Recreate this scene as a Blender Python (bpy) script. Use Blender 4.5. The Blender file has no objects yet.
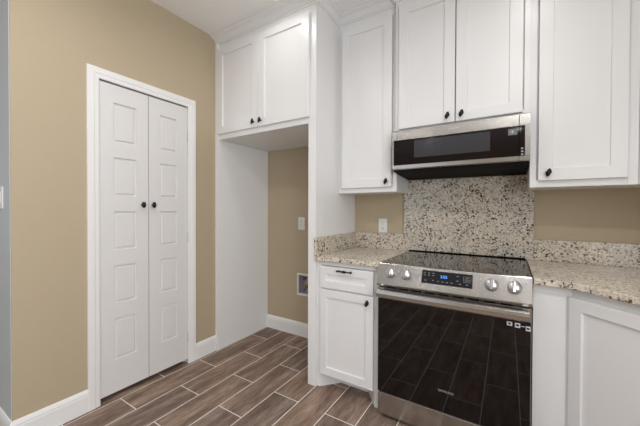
import bpy, bmesh, math, random
from mathutils import Vector, Matrix
random.seed(4)
PI = math.pi
COL = bpy.context.scene.collection
SC = bpy.context.scene

# ------------------------------------------------------------------ camera
yaw, pitch, roll, FPX = map(float, (-32.2351, -0.5924, 0.1838, 298.063))
y_, p_, r_ = (math.radians(a) for a in (yaw, pitch, roll))
Fv = Vector((math.sin(y_)*math.cos(p_), math.cos(y_)*math.cos(p_), math.sin(p_)))
Rv = Vector((math.cos(y_), -math.sin(y_), 0)); Uv = Rv.cross(Fv)
R2 = Rv*math.cos(r_) + Uv*math.sin(r_); U2 = -Rv*math.sin(r_) + Uv*math.cos(r_)
cd = bpy.data.cameras.new('camera'); cam = bpy.data.objects.new('camera', cd); COL.objects.link(cam)
cd.sensor_width = 36; cd.lens = FPX/640*36; cd.clip_start = .05
M = Matrix((R2, U2, -Fv)).transposed().to_4x4(); M.translation = (.6617, -2.3579, 1.2305)
cam.matrix_world = M
SC.camera = cam
# ------------------------------------------------------------------ world, light, exposure
w = bpy.data.worlds.new('world'); SC.world = w; w.use_nodes = True
w.node_tree.nodes['Background'].inputs[0].default_value = (.75, .85, 1, 1)
w.node_tree.nodes['Background'].inputs[1].default_value = 1.0
SC.view_settings.view_transform = 'Standard'; SC.view_settings.look = 'None'
SC.view_settings.gamma = 1; SC.view_settings.use_curve_mapping = False
SC.view_settings.exposure = -0.50

XL, ZC, XR, XW, YF, YC = -1.4958, 2.715, 1.81, -5.0, -6.5, -1.913
def area(name, loc, rot, sx, sy, power, col, shape='RECTANGLE', spread=180):
    l = bpy.data.lights.new(name, 'AREA'); l.shape = shape; l.size = sx; l.size_y = sy
    l.energy = power; l.color = col; l.spread = math.radians(spread)
    o = bpy.data.objects.new(name, l); COL.objects.link(o); o.location = loc; o.rotation_euler = rot
    return o
WARM = (1, .985, .965)
area('daylight_and_fill', (-2.2, YF-.12, 1.5), (PI/2, 0, 0), 3.0, 1.5, 12, (.88, .94, 1))
area('daylight_and_fill', (XW-.12, -4.2, 1.5), (PI/2, 0, -PI/2), 2.4, 1.5, 16, (.80, .90, 1))
area('daylight_and_fill', (XR+.14, -3.3, 1.5), (PI/2, 0, PI/2), 2.4, 1.5, 108, (.92, .96, 1))  # unseen right-hand source, added to lift the faces turned towards it
CANS = [(-.7, -.95), (.8, -1.0), (-.7, -2.0), (.8, -2.05), (-.7, -3.5), (.8, -3.5), (-2.6, -3.0), (-4.0, -3.0),
        (-.7, -5.0), (.8, -5.0), (-2.6, -5.0)]
POW = [2.0, 4.2, 9, 15.5, 3, 3, 3, 3, 3, 3, 3]

# ------------------------------------------------------------------ materials
def nt(name):
    m = bpy.data.materials.new(name); m.use_nodes = True
    t = m.node_tree; return m, t, t.nodes['Principled BSDF']
def mat(name, col, rough=.5, metal=0, coat=0, bump=0, bscale=100, var=0, spec=.5, stretch=None, emit=None):
    m, t, b = nt(name); N = t.nodes; L = t.links
    b.inputs['Base Color'].default_value = (*col, 1); b.inputs['Roughness'].default_value = rough
    b.inputs['Metallic'].default_value = metal; b.inputs['Coat Weight'].default_value = coat
    b.inputs['Specular IOR Level'].default_value = spec
    if emit:
        b.inputs['Emission Color'].default_value = (*emit[0], 1); b.inputs['Emission Strength'].default_value = emit[1]
    g = N.new('ShaderNodeNewGeometry'); mp = N.new('ShaderNodeMapping'); L.new(g.outputs['Position'], mp.inputs['Vector'])
    if stretch: mp.inputs['Scale'].default_value = stretch
    n = N.new('ShaderNodeTexNoise'); n.inputs['Scale'].default_value = bscale; n.inputs['Detail'].default_value = 3
    L.new(mp.outputs[0], n.inputs['Vector'])
    if bump:
        bp = N.new('ShaderNodeBump'); bp.inputs['Strength'].default_value = bump; bp.inputs['Distance'].default_value = .004
        L.new(n.outputs[0], bp.inputs['Height']); L.new(bp.outputs[0], b.inputs['Normal'])
    if var:
        mx = N.new('ShaderNodeMixRGB'); mx.inputs[1].default_value = (*[c*(1-var) for c in col], 1)
        mx.inputs[2].default_value = (*[min(1, c*(1+var)) for c in col], 1)
        n2 = N.new('ShaderNodeTexNoise'); n2.inputs['Scale'].default_value = bscale*.5; L.new(mp.outputs[0], n2.inputs['Vector'])
        L.new(n2.outputs[0], mx.inputs[0]); L.new(mx.outputs[0], b.inputs['Base Color'])
    return m
M_wall = mat('beige_wall_paint', (.49, .40, .275), .7, bump=.25, bscale=90, var=.02)
M_wall2 = mat('grey_side_wall', (.55, .575, .58), .6, bump=.25, bscale=90, var=.02)  # cooler, greyer tone than the other walls
M_ceil = mat('ceiling_paint', (.93, .92, .905), .9, bump=.3, bscale=70)
M_white = mat('white_cabinet_paint', (.84, .835, .83), .32, bump=.02, bscale=60)
M_trim = mat('white_trim_paint', (.87, .86, .85), .35, bump=.02, bscale=60)
M_door = mat('white_door_paint', (.76, .74, .725), .45, bump=.04, bscale=200)
M_steel = mat('brushed_stainless_steel', (.55, .525, .495), .25, 1, bump=.02, bscale=60, stretch=(1, 60, 60), var=.05)
M_chrome = mat('polished_steel', (.75, .76, .78), .12, 1)
M_knob = mat('satin_steel_knob', (.66, .67, .68), .3, 1)
M_black = mat('dark_bronze_metal', (.022, .018, .016), .4, .6)
M_glass = mat('black_oven_glass', (.004, .0025, .0025), .03, spec=.55)
M_ctop = mat('black_ceramic_glass', (.012, .010, .009), .06, spec=1.0)
M_mwglass = mat('black_microwave_glass', (.012, .008, .008), .05, spec=.3)
M_mwwin = mat('grey_mesh_window', (.045, .045, .05), .15, bump=0)
M_dark = mat('black_enamel', (.004, .004, .004), .6, spec=.1)
M_disp = mat('black_display', (.008, .008, .010), .3, spec=.3)
M_grey = mat('grey_metal_case', (.10, .10, .10), .4, .3)
M_plastic = mat('white_plastic', (.80, .79, .77), .35)
M_boxin = mat('grey_plastic_box', (.50, .47, .52), .5)
M_print = mat('grey_print', (.35, .35, .36), .5)
M_sticker = mat('white_sticker', (.75, .78, .80), .5)
M_slate = mat('grey_sticker', (.17, .17, .17), .5)
M_blue = mat('blue_display_digits', (.05, .2, .6), .4, emit=((.12, .35, 1), 1.6))
M_dot = mat('red_indicator', (.6, .08, .05), .4)
M_brass = mat('brass_valve', (.35, .2, .08), .35, .9)
M_lens = mat('lamp_lens', (.9, .9, .9), .4, emit=((1, .95, .88), 6))

def granite(name, k=1.0, tone=1.0):
    m, t, b = nt(name); N = t.nodes; L = t.links
    g = N.new('ShaderNodeNewGeometry')
    dn = N.new('ShaderNodeTexNoise'); dn.inputs['Scale'].default_value = 60; L.new(g.outputs['Position'], dn.inputs['Vector'])
    ms = N.new('ShaderNodeVectorMath'); ms.operation = 'SCALE'; ms.inputs['Scale'].default_value = .016; L.new(dn.outputs['Color'], ms.inputs[0])
    ad = N.new('ShaderNodeVectorMath'); L.new(g.outputs['Position'], ad.inputs[0]); L.new(ms.outputs[0], ad.inputs[1])
    def cells(scale, els, interp='CONSTANT'):
        v = N.new('ShaderNodeTexVoronoi'); v.inputs['Scale'].default_value = scale; L.new(ad.outputs[0], v.inputs['Vector'])
        s = N.new('ShaderNodeSeparateColor'); L.new(v.outputs['Color'], s.inputs[0])
        r = N.new('ShaderNodeValToRGB'); r.color_ramp.interpolation = interp
        e = r.color_ramp.elements; e[0].position = els[0][0]; e[0].color = (*els[0][1], 1)
        e[1].position = els[1][0]; e[1].color = (*els[1][1], 1)
        for p, c in els[2:]: q = e.new(p); q.color = (*c, 1)
        L.new(s.outputs[0], r.inputs[0]); return r, s
    base, _ = cells(135, [(0, (.72, .66, .56)), (.22, (.84, .80, .72)), (.45, (.65, .58, .49)), (.58, (.55, .53, .50)), (.72, (.78, .73, .65)), (.86, (.42, .34, .27)), (.93, (.88, .86, .81))])
    spot, ss = cells(112, [(0, (.05, .04, .035)), (.35, (.17, .10, .07)), (.6, (.22, .21, .20))])
    # spots appear where a cell value falls under a cluster-modulated threshold
    cl = N.new('ShaderNodeTexNoise'); cl.inputs['Scale'].default_value = 11; cl.inputs['Detail'].default_value = 3; L.new(g.outputs['Position'], cl.inputs['Vector'])
    th = N.new('ShaderNodeMapRange'); th.inputs[1].default_value = .38; th.inputs[2].default_value = .68
    th.inputs[3].default_value = .05*k; th.inputs[4].default_value = .29*k; L.new(cl.outputs[0], th.inputs[0])
    lt = N.new('ShaderNodeMath'); lt.operation = 'LESS_THAN'; L.new(ss.outputs[1], lt.inputs[0]); L.new(th.outputs[0], lt.inputs[1])
    mx = N.new('ShaderNodeMixRGB'); L.new(lt.outputs[0], mx.inputs[0]); L.new(base.outputs[0], mx.inputs[1]); L.new(spot.outputs[0], mx.inputs[2])
    c2 = N.new('ShaderNodeTexNoise'); c2.inputs['Scale'].default_value = 5; L.new(g.outputs['Position'], c2.inputs['Vector'])
    r2 = N.new('ShaderNodeValToRGB'); r2.color_ramp.elements[0].position = .35; r2.color_ramp.elements[0].color = (.76*tone, .74*tone, .71*tone, 1)
    r2.color_ramp.elements[1].position = .65; r2.color_ramp.elements[1].color = (.90*tone, .85*tone, .78*tone, 1); L.new(c2.outputs[0], r2.inputs[0])
    mu = N.new('ShaderNodeMixRGB'); mu.blend_type = 'MULTIPLY'; mu.inputs[0].default_value = 1
    L.new(mx.outputs[0], mu.inputs[1]); L.new(r2.outputs[0], mu.inputs[2]); L.new(mu.outputs[0], b.inputs['Base Color'])
    b.inputs['Roughness'].default_value = .22
    return m
M_gran = granite('speckled_granite'); M_grant = granite('speckled_granite_slab_lit', .6, 1.08)  # countertop copy: fewer spots, lighter tone stands in for stronger light

def woodtile():
    m, t, b = nt('wood_look_floor_tile'); N = t.nodes; L = t.links
    g = N.new('ShaderNodeNewGeometry'); s = N.new('ShaderNodeSeparateXYZ'); L.new(g.outputs['Position'], s.inputs[0])
    def add(src, v):
        a = N.new('ShaderNodeMath'); a.inputs[1].default_value = v; L.new(src, a.inputs[0]); return a.outputs[0]
    W, H = .5915, .1995
    u = add(s.outputs[1], .827 + W*20); v = add(s.outputs[0], .464 + H*30)
    # 30 rows of shift keep the parity: column [-.663,-.464] is row 29 (odd, unshifted)
    c = N.new('ShaderNodeCombineXYZ'); L.new(u, c.inputs[0]); L.new(v, c.inputs[1])
    br = N.new('ShaderNodeTexBrick'); br.offset = .5; br.offset_frequency = 2; br.squash = 1
    br.inputs['Scale'].default_value = 1; br.inputs['Mortar Size'].default_value = .0029; br.inputs['Mortar Smooth'].default_value = .1
    br.inputs['Brick Width'].default_value = W; br.inputs['Row Height'].default_value = H; br.inputs['Bias'].default_value = 0
    br.inputs['Color1'].default_value = (0, 0, 0, 1); br.inputs['Color2'].default_value = (1, 1, 1, 1); br.inputs['Mortar'].default_value = (0, 0, 0, 1)
    L.new(c.outputs[0], br.inputs['Vector'])
    rnd = N.new('ShaderNodeSeparateColor'); L.new(br.outputs['Color'], rnd.inputs[0])
    mp = N.new('ShaderNodeMapping'); mp.inputs['Scale'].default_value = (1, .16, 1); L.new(g.outputs['Position'], mp.inputs['Vector'])
    wv = N.new('ShaderNodeMath'); wv.operation = 'MULTIPLY'; wv.inputs[1].default_value = 37; L.new(rnd.outputs[0], wv.inputs[0])
    def noise(sc, det, dis=0):
        n = N.new('ShaderNodeTexNoise'); n.noise_dimensions = '4D'; n.inputs['Scale'].default_value = sc; n.inputs['Detail'].default_value = det
        n.inputs['Distortion'].default_value = dis; L.new(mp.outputs[0], n.inputs['Vector']); L.new(wv.outputs[0], n.inputs['W']); return n
    n1 = noise(17, 8, .5); n2 = noise(95, 6, .3)
    r = N.new('ShaderNodeValToRGB'); e = r.color_ramp.elements
    e[0].position = .22; e[0].color = (.115, .080, .063, 1); e[1].position = .80; e[1].color = (.40, .33, .27, 1)
    q = e.new(.45); q.color = (.205, .148, .118, 1); q = e.new(.58); q.color = (.285, .215, .175, 1)
    L.new(n1.outputs[0], r.inputs[0])
    r2 = N.new('ShaderNodeValToRGB'); r2.color_ramp.elements[0].position = .3; r2.color_ramp.elements[0].color = (.66, .64, .63, 1)
    r2.color_ramp.elements[1].position = .7; r2.color_ramp.elements[1].color = (1.25, 1.24, 1.22, 1); L.new(n2.outputs[0], r2.inputs[0])
    mu = N.new('ShaderNodeMixRGB'); mu.blend_type = 'MULTIPLY'; mu.inputs[0].default_value = 1; L.new(r.outputs[0], mu.inputs[1]); L.new(r2.outputs[0], mu.inputs[2])
    r3 = N.new('ShaderNodeValToRGB'); r3.color_ramp.elements[0].color = (.85, .86, .88, 1); r3.color_ramp.elements[1].color = (1.2, 1.12, 1.05, 1)
    L.new(rnd.outputs[0], r3.inputs[0])
    m2 = N.new('ShaderNodeMixRGB'); m2.blend_type = 'MULTIPLY'; m2.inputs[0].default_value = 1; L.new(mu.outputs[0], m2.inputs[1]); L.new(r3.outputs[0], m2.inputs[2])
    fm = N.new('ShaderNodeMixRGB'); L.new(br.outputs['Fac'], fm.inputs[0]); L.new(m2.outputs[0], fm.inputs[1]); fm.inputs[2].default_value = (.84, .80, .74, 1)
    L.new(fm.outputs[0], b.inputs['Base Color'])
    rr = N.new('ShaderNodeMapRange'); L.new(br.outputs['Fac'], rr.inputs[0]); b.inputs['Specular IOR Level'].default_value = .3; rr.inputs[3].default_value = .55; rr.inputs[4].default_value = .85; L.new(rr.outputs[0], b.inputs['Roughness'])
    bp = N.new('ShaderNodeBump'); bp.invert = True; bp.inputs['Strength'].default_value = .5; bp.inputs['Distance'].default_value = .002
    L.new(br.outputs['Fac'], bp.inputs['Height']); L.new(bp.outputs[0], b.inputs['Normal'])
    return m
M_floor = woodtile()

# ------------------------------------------------------------------ mesh helpers
WM = {}
def box(bm, x0, y0, z0, x1, y1, z1, bev=0, seg=1):
    t = bmesh.new()
    bmesh.ops.create_cube(t, size=1)
    for v in t.verts: v.co = Vector(((x0+x1)/2 + v.co.x*abs(x1-x0), (y0+y1)/2 + v.co.y*abs(y1-y0), (z0+z1)/2 + v.co.z*abs(z1-z0)))
    if bev: bmesh.ops.bevel(t, geom=t.edges[:], offset=bev, segments=seg, affect='EDGES', profile=.5)
    merge(bm, t)
def merge(bm, t, mtx=None):
    me = bpy.data.meshes.new('tmp'); t.to_mesh(me); t.free()
    if mtx: me.transform(mtx)
    bm.from_mesh(me); bpy.data.meshes.remove(me)
def prism(bm, pts, a0, a1, axis='z', bev=0):
    t = bmesh.new()
    def P(p, a): return {'z': (p[0], p[1], a), 'x': (a, p[0], p[1]), 'y': (p[0], a, p[1])}[axis]
    lo = [t.verts.new(P(p, a0)) for p in pts]; hi = [t.verts.new(P(p, a1)) for p in pts]
    t.faces.new(lo); t.faces.new(hi[::-1]); n = len(pts)
    for i in range(n): t.faces.new((lo[i], lo[(i+1) % n], hi[(i+1) % n], hi[i]))
    bmesh.ops.recalc_face_normals(t, faces=t.faces[:])
    if bev: bmesh.ops.bevel(t, geom=t.edges[:], offset=bev, segments=2, affect='EDGES', profile=.5)
    merge(bm, t)
def lathe(bm, prof, mtx, n=24):          # profile (r, h) about local z
    t = bmesh.new(); rings = []
    for r, h in prof: rings.append([t.verts.new((r*math.cos(2*PI*i/n), r*math.sin(2*PI*i/n), h)) for i in range(n)])
    for a, b in zip(rings, rings[1:]):
        for i in range(n): t.faces.new((a[i], a[(i+1) % n], b[(i+1) % n], b[i]))
    t.faces.new(rings[0][::-1]); t.faces.new(rings[-1])
    bmesh.ops.recalc_face_normals(t, faces=t.faces[:])
    for f in t.faces: f.smooth = True
    merge(bm, t, mtx)
def tube(bm, a, b, r, n=12, r2=None):
    a, b = Vector(a), Vector(b); d = b-a
    lathe(bm, [(r, 0), (r2 or r, d.length)], Matrix.Translation(a) @ d.to_track_quat('Z', 'Y').to_matrix().to_4x4(), n)
def sweep(bm, path, prof, nrm, side=1, closed=False):   # prof (a in plane, b along nrm)
    nrm = Vector(nrm); P = [Vector(p) for p in path]; n = len(P); rings = []
    t = bmesh.new()
    for i in range(n):
        ds = []
        if i > 0 or closed: ds.append((P[i]-P[i-1]).normalized())
        if i < n-1 or closed: ds.append((P[(i+1) % n]-P[i]).normalized())
        ls = [nrm.cross(d)*side for d in ds]
        m = sum(ls, Vector()).normalized(); m = m/ m.dot(ls[0])
        rings.append([t.verts.new(P[i]+m*a+nrm*b) for a, b in prof])
    k = len(prof)
    for i in range(n if closed else n-1):
        A, B = rings[i], rings[(i+1) % n]
        for j in range(k): t.faces.new((A[j], A[(j+1) % k], B[(j+1) % k], B[j]))
    if not closed: t.faces.new(rings[0]); t.faces.new(rings[-1][::-1])
    bmesh.ops.recalc_face_normals(t, faces=t.faces[:])
    merge(bm, t)
def obj(name, bm, m, parent=None, loc=None):
    """bm is in world coordinates (or in the parent's own frame if that is rotated)."""
    me = bpy.data.meshes.new(name)
    bmesh.ops.recalc_face_normals(bm, faces=bm.faces[:]) if False else None
    bm.to_mesh(me); bm.free()
    o = bpy.data.objects.new(name, me); COL.objects.link(o); me.materials.append(m)
    if parent:
        o.parent = parent; off = WM.get(parent.name, Vector())
    else: off = Vector()
    if loc is None:
        xs = [v.co for v in me.vertices]
        c = Vector(((min(v.x for v in xs)+max(v.x for v in xs))/2, (min(v.y for v in xs)+max(v.y for v in xs))/2, min(v.z for v in xs)))
    else: c = Vector(loc)
    me.transform(Matrix.Translation(-c)); o.location = c-off
    WM[o.name] = c
    return o
def thing(name, label, cat, loc=(0, 0, 0), rz=0, group=None, local=False):
    o = bpy.data.objects.new(name, None); COL.objects.link(o); o.location = loc; o.rotation_euler = (0, 0, rz)
    o.empty_display_size = .1
    WM[o.name] = Vector() if local else Vector(loc)
    return tag(o, label, cat, group)
def tag(o, label=None, cat=None, group=None, kind=None):
    if label: o['label'] = label
    if cat: o['category'] = cat
    if group: o['group'] = group
    if kind: o['kind'] = kind
    return o
def struct(name, bm, m, label=None, cat=None, parent=None):
    o = obj(name, bm, m, parent)
    if not parent: tag(o, label, cat, kind='structure')
    return o
def nb(): return bmesh.new()
def B(*a, **k):
    bm = nb(); box(bm, *a, **k); return bm
def text_bm(s, size, mtx, depth=.0004):
    c = bpy.data.curves.new('t', 'FONT'); c.body = s; c.size = size; c.extrude = depth; c.align_x = 'CENTER'; c.align_y = 'CENTER'
    o = bpy.data.objects.new('t', c); COL.objects.link(o)
    dg = bpy.context.evaluated_depsgraph_get(); me = bpy.data.meshes.new_from_object(o.evaluated_get(dg))
    bm = nb(); me.transform(mtx); bm.from_mesh(me)
    bpy.data.objects.remove(o); bpy.data.curves.remove(c); bpy.data.meshes.remove(me)
    return bm
FRONT = Matrix.Rotation(PI/2, 4, 'X')       # text facing -y

# ------------------------------------------------------------------ room shell
def wall_grid(bm, axis, val, th, u0, u1, z0, z1, holes=()):
    """wall in plane x=val or y=val (thickness th towards +/-) with rectangular holes (u0,z0,u1,z1)"""
    us = sorted({u0, u1, *[h[0] for h in holes], *[h[2] for h in holes]}); zs = sorted({z0, z1, *[h[1] for h in holes], *[h[3] for h in holes]})
    for a, b in zip(us, us[1:]):
        for c, d in zip(zs, zs[1:]):
            cu, cz = (a+b)/2, (c+d)/2
            if any(h[0] < cu < h[2] and h[1] < cz < h[3] for h in holes): continue
            if axis == 'y': box(bm, a, min(val, val+th), c, b, max(val, val+th), d)
            else: box(bm, min(val, val+th), a, c, max(val, val+th), b, d)
    bmesh.ops.remove_doubles(bm, verts=bm.verts[:], dist=1e-5)
struct('floor', B(XW-.3, YF-.3, -.1, XR+.2, .25, 0), M_floor, 'brown wood-look plank tile floor with pale grout lines', 'floor')
struct('ceiling', B(XW-.3, YF-.3, ZC, XR+.2, .25, ZC+.1), M_ceil, 'light grey textured ceiling', 'ceiling')
HOLE = (-1.072, .412, -.888, .598)
bm = nb(); wall_grid(bm, 'y', 0, .12, XW, XR, 0, ZC, [HOLE]); struct('wall_back', bm, M_wall, 'beige painted wall behind range and alcove', 'wall')
DY0, DY1, DZ = -1.5245, -.908, 2.047
bm = nb(); wall_grid(bm, 'x', XL, -.115, YC+.003, 0, 0, ZC, [(DY0-.018, 0, DY1+.018, DZ+.018)])
struct('wall_left', bm, M_wall, 'beige wall around the pantry doors', 'wall')
bm = nb()
t = nb(); box(t, XW, YC, 0, XL-.008, YC+.1, ZC)
merge(bm, t); struct('wall_side', bm, M_wall2, 'wall turning away at the far left edge', 'wall')
bm = nb(); wall_grid(bm, 'x', XR, .12, YF, .12, 0, ZC, [(-4.5, .75, -2.1, 2.25)]); struct('wall_right', bm, M_wall, 'beige wall right of the corner cabinet', 'wall')
bm = nb(); wall_grid(bm, 'y', YF, -.12, XW, XR, 0, ZC, [(-3.7, .75, -.7, 2.25)]); struct('wall_front', bm, M_wall, 'beige wall behind the viewer with a window', 'wall')
bm = nb(); wall_grid(bm, 'x', XW, -.12, YF, .12, 0, ZC, [(-5.4, .75, -3.0, 2.25)]); struct('wall_far', bm, M_wall, 'beige wall of the adjoining room with a window', 'wall')
def window(name, horiz, a0, a1, val):
    fr = nb()
    for (u0, z0, u1, z1) in ((a0, .75, a0+.05, 2.25), (a1-.05, .75, a1, 2.25), (a0, .75, a1, .80), (a0, 2.2, a1, 2.25), ((a0+a1)/2-.025, .75, (a0+a1)/2+.025, 2.25)):
        if horiz: box(fr, u0, val-.08, z0, u1, val-.03, z1)
        else: box(fr, val-.08, u0, z0, val-.03, u1, z1)
    return struct(name, fr, M_trim, 'unseen white framed window letting in daylight', 'window')
window('window_1', True, -3.7, -.7, YF); window('window_2', False, -5.4, -3.0, XW); window('added_window', False, -4.5, -2.1, XR+.115)  # the right-hand window is unseen, added to brighten side faces and ceiling

# baseboards
BP = [(0, 0), (.014, 0), (.014, .098), (.012, .104), (.0125, .112), (.008, .124), (.004, .132), (0, .133)]
def base(name, path, lab, side=-1):
    bm = nb(); sweep(bm, path, BP, (0, 0, 1), side); return struct(name, bm, M_trim, lab, 'baseboard')
base('baseboard_left', [(XL, DY0-.060, 0), (XL, YC, 0), (XW, YC, 0)], 'white baseboard left of the pantry doors wrapping the corner', 1)
base('baseboard_right', [(XL, -.848, 0), (XL, -.650, 0)], 'short white baseboard between pantry casing and refrigerator panel')
base('baseboard_back', [(-1.473, 0, 0), (-.486, 0, 0)], 'white baseboard at the back of the empty alcove')
# pantry casing and jamb
CP = [(-.004, 0), (-.004, .009), (.003, .011), (.020, .012), (.026, .015), (.057, .016), (.060, .013), (.060, 0)]
bm = nb(); sweep(bm, [(XL, DY0, 0), (XL, DY0, DZ), (XL, DY1, DZ), (XL, DY1, 0)], CP, (1, 0, 0), 1)
struct('trim_1', bm, M_trim, 'white casing around the pantry doors', 'door casing')
bm = nb()
box(bm, XL-.115, DY0-.018, 0, XL, DY0, DZ); box(bm, XL-.115, DY1, 0, XL, DY1+.018, DZ); box(bm, XL-.115, DY0-.018, DZ, XL, DY1+.018, DZ+.018)
box(bm, XL-.075, DY0, 0, XL-.05, DY0+.012, DZ); box(bm, XL-.075, DY1-.012, 0, XL-.05, DY1, DZ); box(bm, XL-.075, DY0, DZ-.012, XL-.05, DY1, DZ)
struct('trim_2', bm, M_trim, 'white door jamb inside the pantry casing', 'door jamb')

def oval_knob(bm, x, y, z, d=(0, -1, 0), h=.046, tilt=-15):
    d = Vector(d); tube(bm, (x, y, z), Vector((x, y, z))+d*.016, .007, 12, .005)
    t = nb(); bmesh.ops.create_uvsphere(t, u_segments=24, v_segments=14, radius=1)
    for v in t.verts:
        a = math.atan2(v.co.y, v.co.x) ; zz = v.co.z
        k = 1+.16*math.sin(3*a+4*zz)
        q = 1-.35*abs(zz)**1.5; v.co = Vector((v.co.x*.0125*k*q, v.co.y*.0085*k*q, zz*h/2))
    for f in t.faces: f.smooth = True
    merge(bm, t, Matrix.Translation(Vector((x, y, z))+d*.021) @ Matrix.Rotation(math.radians(tilt), 4, d))
def pantry_door(name, ya, yb, pa, pb, ky, hinge_y, lab):
    """moulded leaf; ya..yb width, panels pa..pb"""
    x0 = XL-.005; zb, zt = .034, 2.035
    PZ = [(1.666, 1.921), (1.316, 1.568), (.964, 1.216), (.614, .863), (.246, .516)]
    t = nb(); ys = [ya, pa, pb, yb]; zs = [zb] + sorted(sum([list(p) for p in PZ], [])) + [zt]
    V = {(i, j): t.verts.new((x0, y, z)) for i, y in enumerate(ys) for j, z in enumerate(zs)}
    pan = []
    for i in range(3):
        for j in range(len(zs)-1):
            f = t.faces.new((V[i, j], V[i+1, j], V[i+1, j+1], V[i, j+1]))
            if i == 1 and j % 2 == 1: pan.append(f)
    bmesh.ops.recalc_face_normals(t, faces=t.faces[:])
    if t.faces[0].normal.x < 0: bmesh.ops.reverse_faces(t, faces=t.faces[:])
    def push(f, ins, dep):
        bmesh.ops.inset_region(t, faces=[f], thickness=ins, depth=dep)
    for f in pan:
        push(f, .005, -.011); push(f, .010, 0); push(f, .012, .009)
    # rim and back
    rim = [e for e in t.edges if e.is_boundary]
    r = bmesh.ops.extrude_edge_only(t, edges=rim); vs = [v for v in r['geom'] if isinstance(v, bmesh.types.BMVert)]
    for v in vs: v.co.x -= .034
    t.faces.new(sorted([v for v in vs if 1], key=lambda v: math.atan2(v.co.z-1, v.co.y-(ya+yb)/2)))
    bmesh.ops.recalc_face_normals(t, faces=t.faces[:])
    d = struct(name, t, M_door, lab, 'door')
    bm = nb(); tube(bm, (x0, ky, 1.262), (x0+.02, ky, 1.262), .006, 10)
    lathe(bm, [(.001, .018), (.012, .024), (.0165, .030), (.010, .036), (.001, .040)], Matrix.Translation((x0, ky, 1.262)) @ Matrix.Rotation(PI/2, 4, 'Y') @ Matrix.Scale(1.35, 4, (1, 0, 0)), 8)
    k = obj('knob', bm, M_black, d); k['label'] = 'small black faceted knob'
    for hz in (1.81, 1.015, .215):
        bm = nb(); tube(bm, (x0+.008, hinge_y, hz-.04), (x0+.008, hinge_y, hz+.04), .0045, 10)
        box(bm, x0-.002, hinge_y-.004, hz-.038, x0+.005, hinge_y+.004, hz+.038)
        box(bm, x0+.003, hinge_y-.0045, hz-.047, x0+.013, hinge_y+.0045, hz-.040)
        h = obj('hinge', bm, M_knob, d); h['label'] = 'satin metal door hinge'
pantry_door('door_1', DY0+.003, -1.2165, -1.436, -1.294, -1.262, DY0+.0015, 'left white moulded five-panel pantry door with black knob')
pantry_door('door_2', -1.2115, DY1-.003, -1.131, -.997, -1.190, DY1-.0015, 'right white moulded five-panel pantry door with black knob')
# closet lining so that nothing but shade lies behind the doors
struct('trim_3', B(XL-.8, -1.79, 0, XL-.75, -.01, ZC), M_wall, 'back of the pantry closet behind its doors', 'closet wall')

# crown moulding
KP = [(0, -.058), (.008, -.058), (.010, -.050), (.018, -.048), (.024, -.040), (.040, -.022), (.062, -.013), (.068, -.006), (.082, -.004), (.082, 0), (0, 0)]
KP = [(a, b*1.05-.0) for a, b in KP]
bm = nb(); sweep(bm, [(XL+.001, -.627, ZC), (-.465, -.627, ZC), (-.465, -.3, ZC), (0, -.3, ZC), (0, -.34, ZC), (.762, -.34, ZC), (.762, -.3, ZC), (1.2, -.3, ZC), (1.5, -.6, ZC), (1.8, -.6, ZC)], KP, (0, 0, 1), -1)
struct('trim_4', bm, M_white, 'white crown moulding along the cabinet tops at the ceiling', 'crown moulding')

# ------------------------------------------------------------------ cabinet helpers
def shaker(bm, x0, x1, z0, z1, yf, rail=.062, th=.02, dep=.010, railz=None):
    """shaker front facing -y, front face at yf"""
    railz = railz or rail
    t = nb()
    o = [(x0, z0), (x1, z0), (x1, z1), (x0, z1)]
    i1 = [(x0+rail, z0+railz), (x1-rail, z0+railz), (x1-rail, z1-railz), (x0+rail, z1-railz)]
    b = .0035; i2 = [(i1[0][0]+b, i1[0][1]+b), (i1[1][0]-b, i1[1][1]+b), (i1[2][0]-b, i1[2][1]-b), (i1[3][0]+b, i1[3][1]-b)]
    c = .0015; oo = [(x0+c, z0+c), (x1-c, z0+c), (x1-c, z1-c), (x0+c, z1-c)]
    rings = [[(p, yf+th) for p in o], [(p, yf+c) for p in o], [(p, yf) for p in oo], [(p, yf) for p in i1], [(p, yf+dep) for p in i2]]
    R = [[t.verts.new((p[0], y, p[1])) for p, y in r] for r in rings]
    for a, d in zip(R, R[1:]):
        for i in range(4): t.faces.new((a[i], a[(i+1) % 4], d[(i+1) % 4], d[i]))
    t.faces.new(R[-1]); t.faces.new(R[0][::-1])
    bmesh.ops.recalc_face_normals(t, faces=t.faces[:])
    merge(bm, t)
def door(parent, x0, x1, z0, z1, yf, kx=None, kz=None, rail=.062, name='door'):
    bm = nb(); shaker(bm, x0, x1, z0, z1, yf, rail)
    d = obj(name, bm, M_white, parent)
    if kx is not None:
        bm = nb(); oval_knob(bm, kx, yf, kz)
        k = obj('knob', bm, M_black, d); k['label'] = 'small dark twisted oval knob'
    return d
def frame(x0, x1, z0, z1, yf, l, r, b, t, th=.019, mids=()):
    bm = nb()
    box(bm, x0, yf, z0, x0+l, yf+th, z1, .001); box(bm, x1-r, yf, z0, x1, yf+th, z1, .001)
    box(bm, x0+l, yf, z0, x1-r, yf+th, z0+b, .001); box(bm, x0+l, yf, z1-t, x1-r, yf+th, z1, .001)
    for a, c in mids: box(bm, x0+l, yf, a, x1-r, yf+th, c, .001)
    return bm
def upper(name, lab, x0, x1, z0, yf, doors, l=.03, r=.03, group=None):
    """wall cabinet: yf = face-frame front"""
    c = thing(name, lab, 'cabinet', ((x0+x1)/2, yf/2, z0), group=group)
    bm = nb(); box(bm, x0, yf+.019, z0, x1, -.001, ZC-.001, .0008)
    obj('carcass', bm, M_white, c)
    obj('face_frame', frame(x0, x1, z0, ZC-.001, yf, l, r, .04, .11), M_white, c)
    for d in doors: door(c, *d)
    return c
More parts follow.
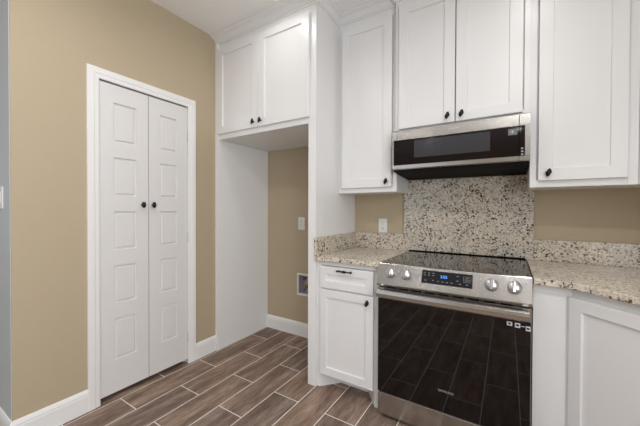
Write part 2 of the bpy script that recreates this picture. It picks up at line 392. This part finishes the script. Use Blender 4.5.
# ------------------------------------------------------------------ tall refrigerator surround
bm = nb(); box(bm, XL+.0010, -.648, 0, -1.4705, -.001, ZC-.001, .001)
tag(obj('side_panel', bm, M_white), 'tall white panel lining the left side of the empty refrigerator alcove', 'cabinet panel')
bm = nb(); box(bm, -.485, -.607, 0, -.465, -.001, ZC-.001); box(bm, -.528, -.627, 0, -.465, -.607, ZC-.001, .001)
tag(obj('side_panel', bm, M_white), 'tall white panel between refrigerator alcove and short counter', 'cabinet panel')
c = thing('overhead_cabinet', 'two-door white cabinet over the empty refrigerator alcove', 'cabinet', (-.98, -.3, 1.838))
obj('carcass', B(-1.4700, -.606, 1.838, -.486, -.001, ZC-.001), M_white, c)
obj('face_frame', frame(-1.4700, -.5285, 1.838, ZC-.001, -.627, .03, .03, .045, .11, .0205), M_white, c)
door(c, -1.4685, -.9965, 1.880, 2.607, -.648, -1.036, 1.922)
door(c, -.9905, -.513, 1.880, 2.607, -.648, -.960, 1.922)

# ------------------------------------------------------------------ wall cabinets
upper('wall_cabinet', 'tall single-door white wall cabinet left of the microwave', -.464, -.0015, 1.36, -.30, [(-.432, -.033, 1.396, 2.607, -.3215, -.068, 1.435)])
upper('wall_cabinet', 'two-door white wall cabinet directly above the microwave', 0, .762, 1.757, -.34, [(.028, .3790, 1.778, 2.607, -.3615, .339, 1.817), (.385, .725, 1.778, 2.607, -.3615, .418, 1.817)])
upper('wall_cabinet', 'wide single-door white wall cabinet right of the microwave', .7635, 1.199, 1.36, -.30, [(.801, 1.157, 1.396, 2.607, -.3215, .845, 1.436)], r=.04)
c = thing('corner_wall_cabinet', 'white diagonal wall cabinet in the right corner, at the right frame edge', 'cabinet', (1.35, -.45, 1.36), -PI/4, local=True)
def loc2(px, py):   # world xy -> the rotated cabinet's frame
    v = Matrix.Rotation(PI/4, 3, 'Z') @ Vector((px-1.35, py+.45, 0)); return (v.x, v.y)
bm = nb(); prism(bm, [loc2(*p) for p in ((1.2005, -.001), (1.2005, -.30), (1.5, -.60), (1.808, -.60), (1.808, -.001))], 0, ZC-.001-1.36)
obj('carcass', bm, M_white, c)
bm = nb(); shaker(bm, -.18, .18, .036, 1.247, -.0215, .062); d = obj('door', bm, M_white, c)

# ------------------------------------------------------------------ base cabinets
c = thing('base_cabinet', 'narrow white base cabinet with one drawer and one door left of the range', 'cabinet', (-.234, -.3, 0))
bm = nb(); box(bm, -.4645, -.591, .1, .006, -.001, .882)
prism(bm, [(-.4645, -.001), (-.4645, -.609), (-.442, -.609), (-.335, -.490), (-.125, -.490), (-.034, -.609), (.006, -.609), (.006, -.001)], 0, .1)
obj('carcass', bm, M_white, c)
obj('face_frame', frame(-.4645, .006, .1, .882, -.61, .035, .045, .03, .03, mids=[(.69, .71)]), M_white, c)
d = door(c, -.428, -.038, .108, .692, -.6315, -.072, .652, .052)
bm = nb(); shaker(bm, -.428, -.038, .702, .849, -.6315, .05); dr = obj('drawer', bm, M_white, c)
bm = nb(); px, pz, py = -.23, .830, -.6315
for s in (-1, 1):
    tube(bm, (px+s*.043, py, pz), (px+s*.043, py-.024, pz), .005, 10)
    lathe(bm, [(.001, 0), (.006, .002), (.0075, .008), (.005, .016), (.0035, .02)], Matrix.Translation((px+s*.056, py-.024, pz)) @ Matrix.Rotation(-s*PI/2, 4, 'Y'), 12)
tube(bm, (px-.045, py-.024, pz), (px+.045, py-.024, pz), .0042, 12)
lathe(bm, [(.003, -.02), (.007, -.013), (.0088, 0), (.007, .013), (.003, .02)], Matrix.Translation((px, py-.024, pz)) @ Matrix.Rotation(PI/2, 4, 'Y'), 12)
h = obj('pull_handle', bm, M_black, dr); h['label'] = 'dark turned bar pull'

c = thing('corner_base_cabinet', 'white corner base cabinet with diagonal door right of the range', 'cabinet', (1.06, -.76, 0), -PI/4, local=True)
def loc3(px, py):
    v = Matrix.Rotation(PI/4, 3, 'Z') @ Vector((px-1.06, py+.76, 0)); return (v.x, v.y)
bm = nb(); prism(bm, [loc3(*p) for p in ((.767, -.025), (.767, -.61), (.91, -.61), (1.21, -.91), (1.808, -.91), (1.808, -.025))], .1, .882)
prism(bm, [loc3(*p) for p in ((.768, -.05), (.768, -.54), (.93, -.54), (1.23, -.84), (1.8, -.84), (1.8, -.05))], 0, .1)
obj('carcass', bm, M_white, c)
bm = nb(); shaker(bm, -.210, .208, .108, .842, -.0215, .052); d = obj('door', bm, M_white, c)
bm = nb(); oval_knob(bm, .175, -.0215, .80); k = obj('knob', bm, M_black, d); k['label'] = 'small dark twisted oval knob'

# ------------------------------------------------------------------ granite
def slab(pts, z0, z1, bev=.005):
    bm = nb(); prism(bm, pts, z0, z1, bev=bev); return bm
tag(obj('countertop', slab([(-.4635, -.001), (-.4635, -.648), (.007, -.648), (.007, -.001)], .8825, .914), M_grant), 'short granite countertop left of the range', 'countertop')
arc = []
for i in range(7):
    a = i/6; # soft knee from straight to 45 degrees
    arc.append((.84+.10*a+(.03*a*a*0), -.648-.055*a*a))
arc = [(.84, -.648), (.865, -.650), (.89, -.657), (.915, -.670), (.94, -.692)]
tag(obj('countertop', slab([(.766, -.001), (.766, -.648)]+arc+[(1.197, -.948), (1.808, -.948), (1.808, -.001)], .8825, .914), M_grant), 'granite countertop right of the range curving into the corner', 'countertop')
tag(obj('backsplash', B(-.4635, -.648, .9142, -.444, -.021, 1.040, .0015), M_gran), 'short granite upstand against the tall white side panel', 'backsplash')
tag(obj('backsplash', B(-.4635, -.0205, .9142, -.0325, -.001, 1.040, .0015), M_gran), 'short granite upstand below the wall outlet left of the range', 'backsplash')
bm = nb(); box(bm, -.0320, -.0225, .9142, .8015, -.0005, 1.4605, .0012)
tag(obj('backsplash', bm, M_gran), 'tall speckled granite panel on the wall behind the range', 'backsplash')
tag(obj('backsplash', B(.8020, -.0205, .9142, 1.808, -.001, 1.046, .0015), M_gran), 'long low granite upstand on the wall right of the range', 'backsplash')

# ------------------------------------------------------------------ range
RX0, RX1 = .0, .762
rg = thing('range', 'freestanding stainless steel electric range with black glass oven door', 'range', (.381, -.34, 0))
bm = nb(); box(bm, RX0+.004, -.655, .02, RX1-.004, -.026, .905, .002)
obj('body', bm, M_grey, rg)
bm = nb(); box(bm, RX0+.001, -.655, .906, RX1-.001, -.026, .917, .002)
ct = obj('cooktop', bm, M_ctop, rg); ct['label'] = 'black glass cooktop'
bm = nb(); box(bm, RX0+.001, -.040, .917, RX1-.001, -.026, .924, .002); obj('rear_trim', bm, M_dark, rg)
# control panel: slanted, wrapped in steel
bm = nb(); prism(bm, [(-.640, .918), (-.655, .915), (-.6925, .800), (-.688, .787), (-.640, .787)], RX0-.002, RX1+.002, 'x', bev=.0018)
cp = obj('control_panel', bm, M_steel, rg); cp['label'] = 'slanted stainless control panel'
# local frame on the slanted face
e1 = Vector((1, 0, 0)); e2 = (Vector((0, -.655, .915))-Vector((0, -.6925, .800))).normalized(); e3 = e1.cross(e2)
def CPM(x, s, off=0):           # s = height above the lower edge along the slope
    o = Vector((x, -.6925, .800)) + e2*s + e3*off
    m = Matrix((e1, e2, e3)).transposed().to_4x4(); m.translation = o; return m
def cpbox(x0, x1, s0, s1, h0, h1, bev=0):
    t = nb(); box(t, x0, s0, h0, x1, s1, h1, bev); return t
def cpobj(name, t, m, par, mtx=None):
    bm = nb(); merge(bm, t, mtx or CPM(0, 0)); return obj(name, bm, m, par)
dsp = cpobj('display', cpbox(.257, .511, .036, .106, .0002, .0022, .001), M_disp, cp); dsp['label'] = 'black touch display'
bm = text_bm('3:05', .021, CPM(.372, .078, .0026)); o = obj('clock_digits', bm, M_blue, dsp); o['label'] = 'glowing blue clock digits'
for x, s in ((.272, .092), (.272, .08), (.295, .092), (.295, .08), (.318, .092), (.318, .080), (.318, .055), (.345, .052), (.368, .052), (.390, .052), (.412, .052), (.44, .09), (.44, .066), (.452, .052), (.278, .052), (.486, .052)):
    cpobj('touch_button', cpbox(x-.005, x+.005, s-.0014, s+.0014, .0022, .0026), M_print, dsp)
bm = nb()
for x0, x1, s0, s1 in ((.468, .504, .0915, .0925), (.468, .504, .0775, .0785), (.468, .504, .0635, .0645), (.468, .469, .0635, .0925), (.503, .504, .0635, .0925)):
    merge(bm, cpbox(x0, x1, s0, s1, .0022, .0026), CPM(0, 0))
merge(bm, text_bm('OFF', .009, CPM(.486, .0845, .0026))); merge(bm, text_bm('START', .008, CPM(.486, .071, .0026)))
o = obj('keypad', bm, M_print, dsp); o['label'] = 'grey outlined keypad block'
for x in (.078, .169, .597, .692):
    t = nb(); lathe(t, [(.031, 0), (.031, .004), (.028, .007), (.0265, .026), (.024, .030), (.001, .0305)], Matrix(), 32)
    k = cpobj('knob', t, M_knob, cp, CPM(x, .068)); k['label'] = 'round satin steel burner knob'
    t = nb(); box(t, -.0062, -.026, .028, .0062, .026, .041, .002); cpobj('grip', t, M_chrome, k, CPM(x, .068))
t = nb(); lathe(t, [(.0025, 0), (.0025, .001)], Matrix(), 10); o = cpobj('indicator_light', t, M_dot, cp, CPM(.738, .088)); o['label'] = 'tiny red indicator'
# vent gap
bm = nb()
for i in range(9): box(bm, .06+.072*i, -.679, .778, .06+.072*i+.05, -.672, .786)
obj('vent_slots', bm, M_dark, rg)
# door
bm = nb(); box(bm, RX0+.002, -.679, .157, RX1-.002, -.657, .776, .003)
box(bm, RX0+.002, -.682, .712, RX1-.002, -.678, .776, .0015)
dr = obj('oven_door', bm, M_steel, rg)
bm = nb(); box(bm, RX0+.004, -.6815, .160, RX1-.004, -.6785, .711, .001); gl = obj('door_glass', bm, M_glass, dr); gl['label'] = 'black reflective oven door glass'
bm = nb(); prism(bm, [(-.712, .729), (-.724, .727), (-.734, .732), (-.736, .752), (-.732, .768), (-.722, .773), (-.712, .771)], .012, .750, 'x', bev=.001)
for x in (.012, .724): box(bm, x, -.716, .730, x+.026, -.681, .770, .003)
o = obj('handle', bm, M_steel, dr); o['label'] = 'wide flat stainless bar handle'
bm = text_bm('SAMSUNG', .017, Matrix.Translation((.388, -.6818, .272)) @ FRONT); o = obj('logo', bm, M_print, dr)
for x0, x1, z0, z1 in ((.662, .684, .684, .702), (.695, .716, .680, .702), (.738, .756, .672, .694)):
    bm = B(x0, -.6819, z0, x1, -.6812, z1); o = obj('sticker', bm, M_sticker, dr); o['label'] = 'small white sticker at the upper right of the door'
    cx, cz = (x0+x1)/2, (z0+z1)/2
    obj('sticker_print', B(cx-.006, -.6822, cz-.004, cx+.006, -.6818, cz+.004), M_dark, o)
obj('sticker', B(.719, -.6819, .688, .735, -.6812, .691), M_sticker, dr)
bm = nb(); box(bm, RX0+.002, -.674, .022, RX1-.002, -.656, .150, .003); o = obj('storage_drawer', bm, M_steel, rg)
for x in (.05, .712):
    for y in (-.62, -.08):
        bm = nb(); lathe(bm, [(.018, 0), (.018, .012), (.010, .013), (.010, .022)], Matrix.Translation((x, y, 0)), 14); obj('leg', bm, M_dark, rg)

rg.location.x = .385; rg.scale.x = .984   # the range stands a finger to the right of its gap's left edge

# ------------------------------------------------------------------ microwave
mw = thing('microwave', 'low-profile over-the-range microwave with stainless frame and black glass', 'microwave', (.381, -.2, 1.467))
bm = nb(); prism(bm, [(-.003, 1.7555), (-.388, 1.7555), (-.388, 1.492), (-.300, 1.482), (-.03, 1.4665), (-.003, 1.4665)], .004, .758, 'x'); obj('housing', bm, M_dark, mw)
# front: curved section
prof = [(-.386, 1.7545), (-.410, 1.7545), (-.4135, 1.750), (-.4150, 1.70), (-.4150, 1.53), (-.4135, 1.503), (-.409, 1.4975), (-.386, 1.4975)]
bm = nb(); prism(bm, prof, .002, .0355, 'x', bev=.0008); o = obj('end_cap', bm, M_steel, mw)
bm = nb(); prism(bm, prof, .0375, .7085, 'x', bev=.0008); md = obj('door', bm, M_steel, mw)
bm = nb(); prism(bm, prof, .7105, .760, 'x', bev=.0008); mc = obj('control_strip', bm, M_steel, mw)
obj('glass_end', B(.016, -.4165, 1.526, .0353, -.4145, 1.690), M_mwglass, o)
g = obj('door_glass', B(.0377, -.4165, 1.526, .7083, -.4145, 1.690), M_mwglass, md)
obj('window', B(.149, -.4172, 1.568, .573, -.4163, 1.678, .0003), M_mwwin, md)
cg = obj('control_glass', B(.7107, -.4165, 1.526, .736, -.4145, 1.690), M_mwglass, mc)
bm = B(.659, -.4172, 1.643, .701, -.4163, 1.677); o = obj('sticker', bm, M_slate, md); o['label'] = 'small grey square sticker on the door glass'
bm = nb(); prism(bm, [(.678, 1.651), (.680, 1.651), (.680, 1.659), (.688, 1.659), (.688, 1.661), (.680, 1.661), (.680, 1.669), (.678, 1.669), (.678, 1.661), (.670, 1.661), (.670, 1.659), (.678, 1.659)], -.4175, -.4171, 'y'); obj('sticker_print', bm, M_sticker, o)
for z in (1.566, 1.550, 1.534): obj('touch_icon', B(.7185, -.4172, z-.004, .7290, -.4163, z+.004), M_print, mc)
obj('logo', text_bm('SAMSUNG', .013, Matrix.Translation((.382, -.4152, 1.722)) @ FRONT), M_sticker, md)
bm = nb()
for i in range(2):
    x0 = .06+.36*i
    tb = nb(); box(tb, x0, -.36, -.003, x0+.30, -.20, .001, .001); merge(bm, tb, Matrix.Translation((0, 0, 1.4795)) @ Matrix.Rotation(-math.radians(3.3), 4, 'X'))
obj('grease_filter', bm, M_dark, mw)
tb = nb(); box(tb, .12, -.13, -.003, .50, -.07, .0005, .001); bm = nb(); merge(bm, tb, Matrix.Translation((0, 0, 1.4785)) @ Matrix.Rotation(-math.radians(3.3), 4, 'X'))
obj('lamp_cover', bm, M_steel, mw)

# ------------------------------------------------------------------ outlets, switch, supply box
def outlet(lab, x, z, wdt=.072, h=.116, y=0):
    o = thing('wall_outlet', lab, 'outlet', (x, y, z-h/2))
    obj('cover_plate', B(x-wdt/2, y-.006, z-h/2, x+wdt/2, y-.0003, z+h/2, .0025, 2), M_plastic, o)
    for s in (-1, 1):
        bm = B(x-.017, y-.0085, z+s*.020-.0145, x+.017, y-.0055, z+s*.020+.0145, .003, 2); sk = obj('socket', bm, M_plastic, o)
        bm = nb(); box(bm, x-.008, y-.0090, z+s*.020-.003, x-.0060, y-.0084, z+s*.020+.007); box(bm, x+.006, y-.0090, z+s*.020-.003, x+.0080, y-.0084, z+s*.020+.005)
        box(bm, x-.002, y-.0090, z+s*.020-.010, x+.002, y-.0084, z+s*.020-.006); obj('slots', bm, M_dark, sk)
outlet('white outlet on the beige wall between counter and wall cabinet', -.21, 1.1025)
outlet('white outlet on the beige back wall of the refrigerator alcove', -1.035, 1.098, .078, .122)
o = thing('light_switch', 'white light switch on the side wall, cut by the left frame edge', 'light switch', (-1.650, YC, 1.232))
obj('cover_plate', B(-1.690, YC-.006, 1.232, -1.612, YC-.0003, 1.350, .0025, 2), M_plastic, o)
obj('rocker', B(-1.668, YC-.010, 1.258, -1.634, YC-.0055, 1.324, .002), M_plastic, o)
sb = thing('water_supply_box', 'white recessed refrigerator water supply box low on the alcove wall', 'supply box', (-.98, 0, .4))
bm = nb(); fx0, fz0, fx1, fz1 = -1.086, .398, -.874, .612; h0, h1, h2, h3 = -1.068, .416, -.892, .594
box(bm, fx0, -.007, fz0, h0, -.0003, fz1, .001); box(bm, h2, -.007, fz0, fx1, -.0003, fz1, .001); box(bm, h0, -.007, fz0, h2, -.0003, h1, .001); box(bm, h0, -.007, h3, h2, -.0003, fz1, .001)
obj('frame', bm, M_plastic, sb)
bm = nb(); box(bm, h0, .080, h1, h2, .084, h3)
box(bm, h0-.003, 0, h1, h0, .084, h3); box(bm, h2, 0, h1, h2+.003, .084, h3); box(bm, h0, 0, h1-.003, h2, .084, h1); box(bm, h0, 0, h3, h2, .084, h3+.003)
obj('recess', bm, M_boxin, sb)
bm = nb(); tube(bm, (-.985, .05, .417), (-.985, .05, .50), .011); tube(bm, (-.985, .05, .49), (-.985, .012, .49), .009); lathe(bm, [(.018, 0), (.020, .004), (.018, .010)], Matrix.Translation((-.985, .012, .49)) @ Matrix.Rotation(PI/2, 4, 'X'), 10)
obj('valve', bm, M_brass, sb)
for z in (.55, .44):
    bm = nb(); tube(bm, (-1.04, .079, z), (-1.04, .045, z), .008); obj('pipe_stub', bm, M_brass, sb)

# ------------------------------------------------------------------ recessed ceiling lights
for (x, y), pw in zip(CANS, POW):
    c = thing('ceiling_light', 'round recessed ceiling light outside the picture', 'ceiling light', (x, y, ZC), group='recessed ceiling lights')
    bm = nb(); n = 32; t = nb()
    pr = [(.070, 0), (.070, -.003), (.080, -.006), (.092, -.003), (.092, 0)]
    rings = [[t.verts.new((r*math.cos(2*PI*i/n), r*math.sin(2*PI*i/n), h)) for i in range(n)] for r, h in pr]
    for a, b in zip(rings, rings[1:]):
        for i in range(n): t.faces.new((a[i], a[(i+1) % n], b[(i+1) % n], b[i]))
    bmesh.ops.recalc_face_normals(t, faces=t.faces[:]); merge(bm, t, Matrix.Translation((x, y, ZC)))
    obj('trim_ring', bm, M_plastic, c)
    bm = nb(); lathe(bm, [(.0695, -.001), (.0695, -.002)], Matrix.Translation((x, y, ZC)), 32); obj('lens', bm, M_lens, c)
    l = area('ceiling_light_beam', (x, y, ZC-.006), (0, 0, 0), .135, .135, pw, WARM, 'DISK', 165)
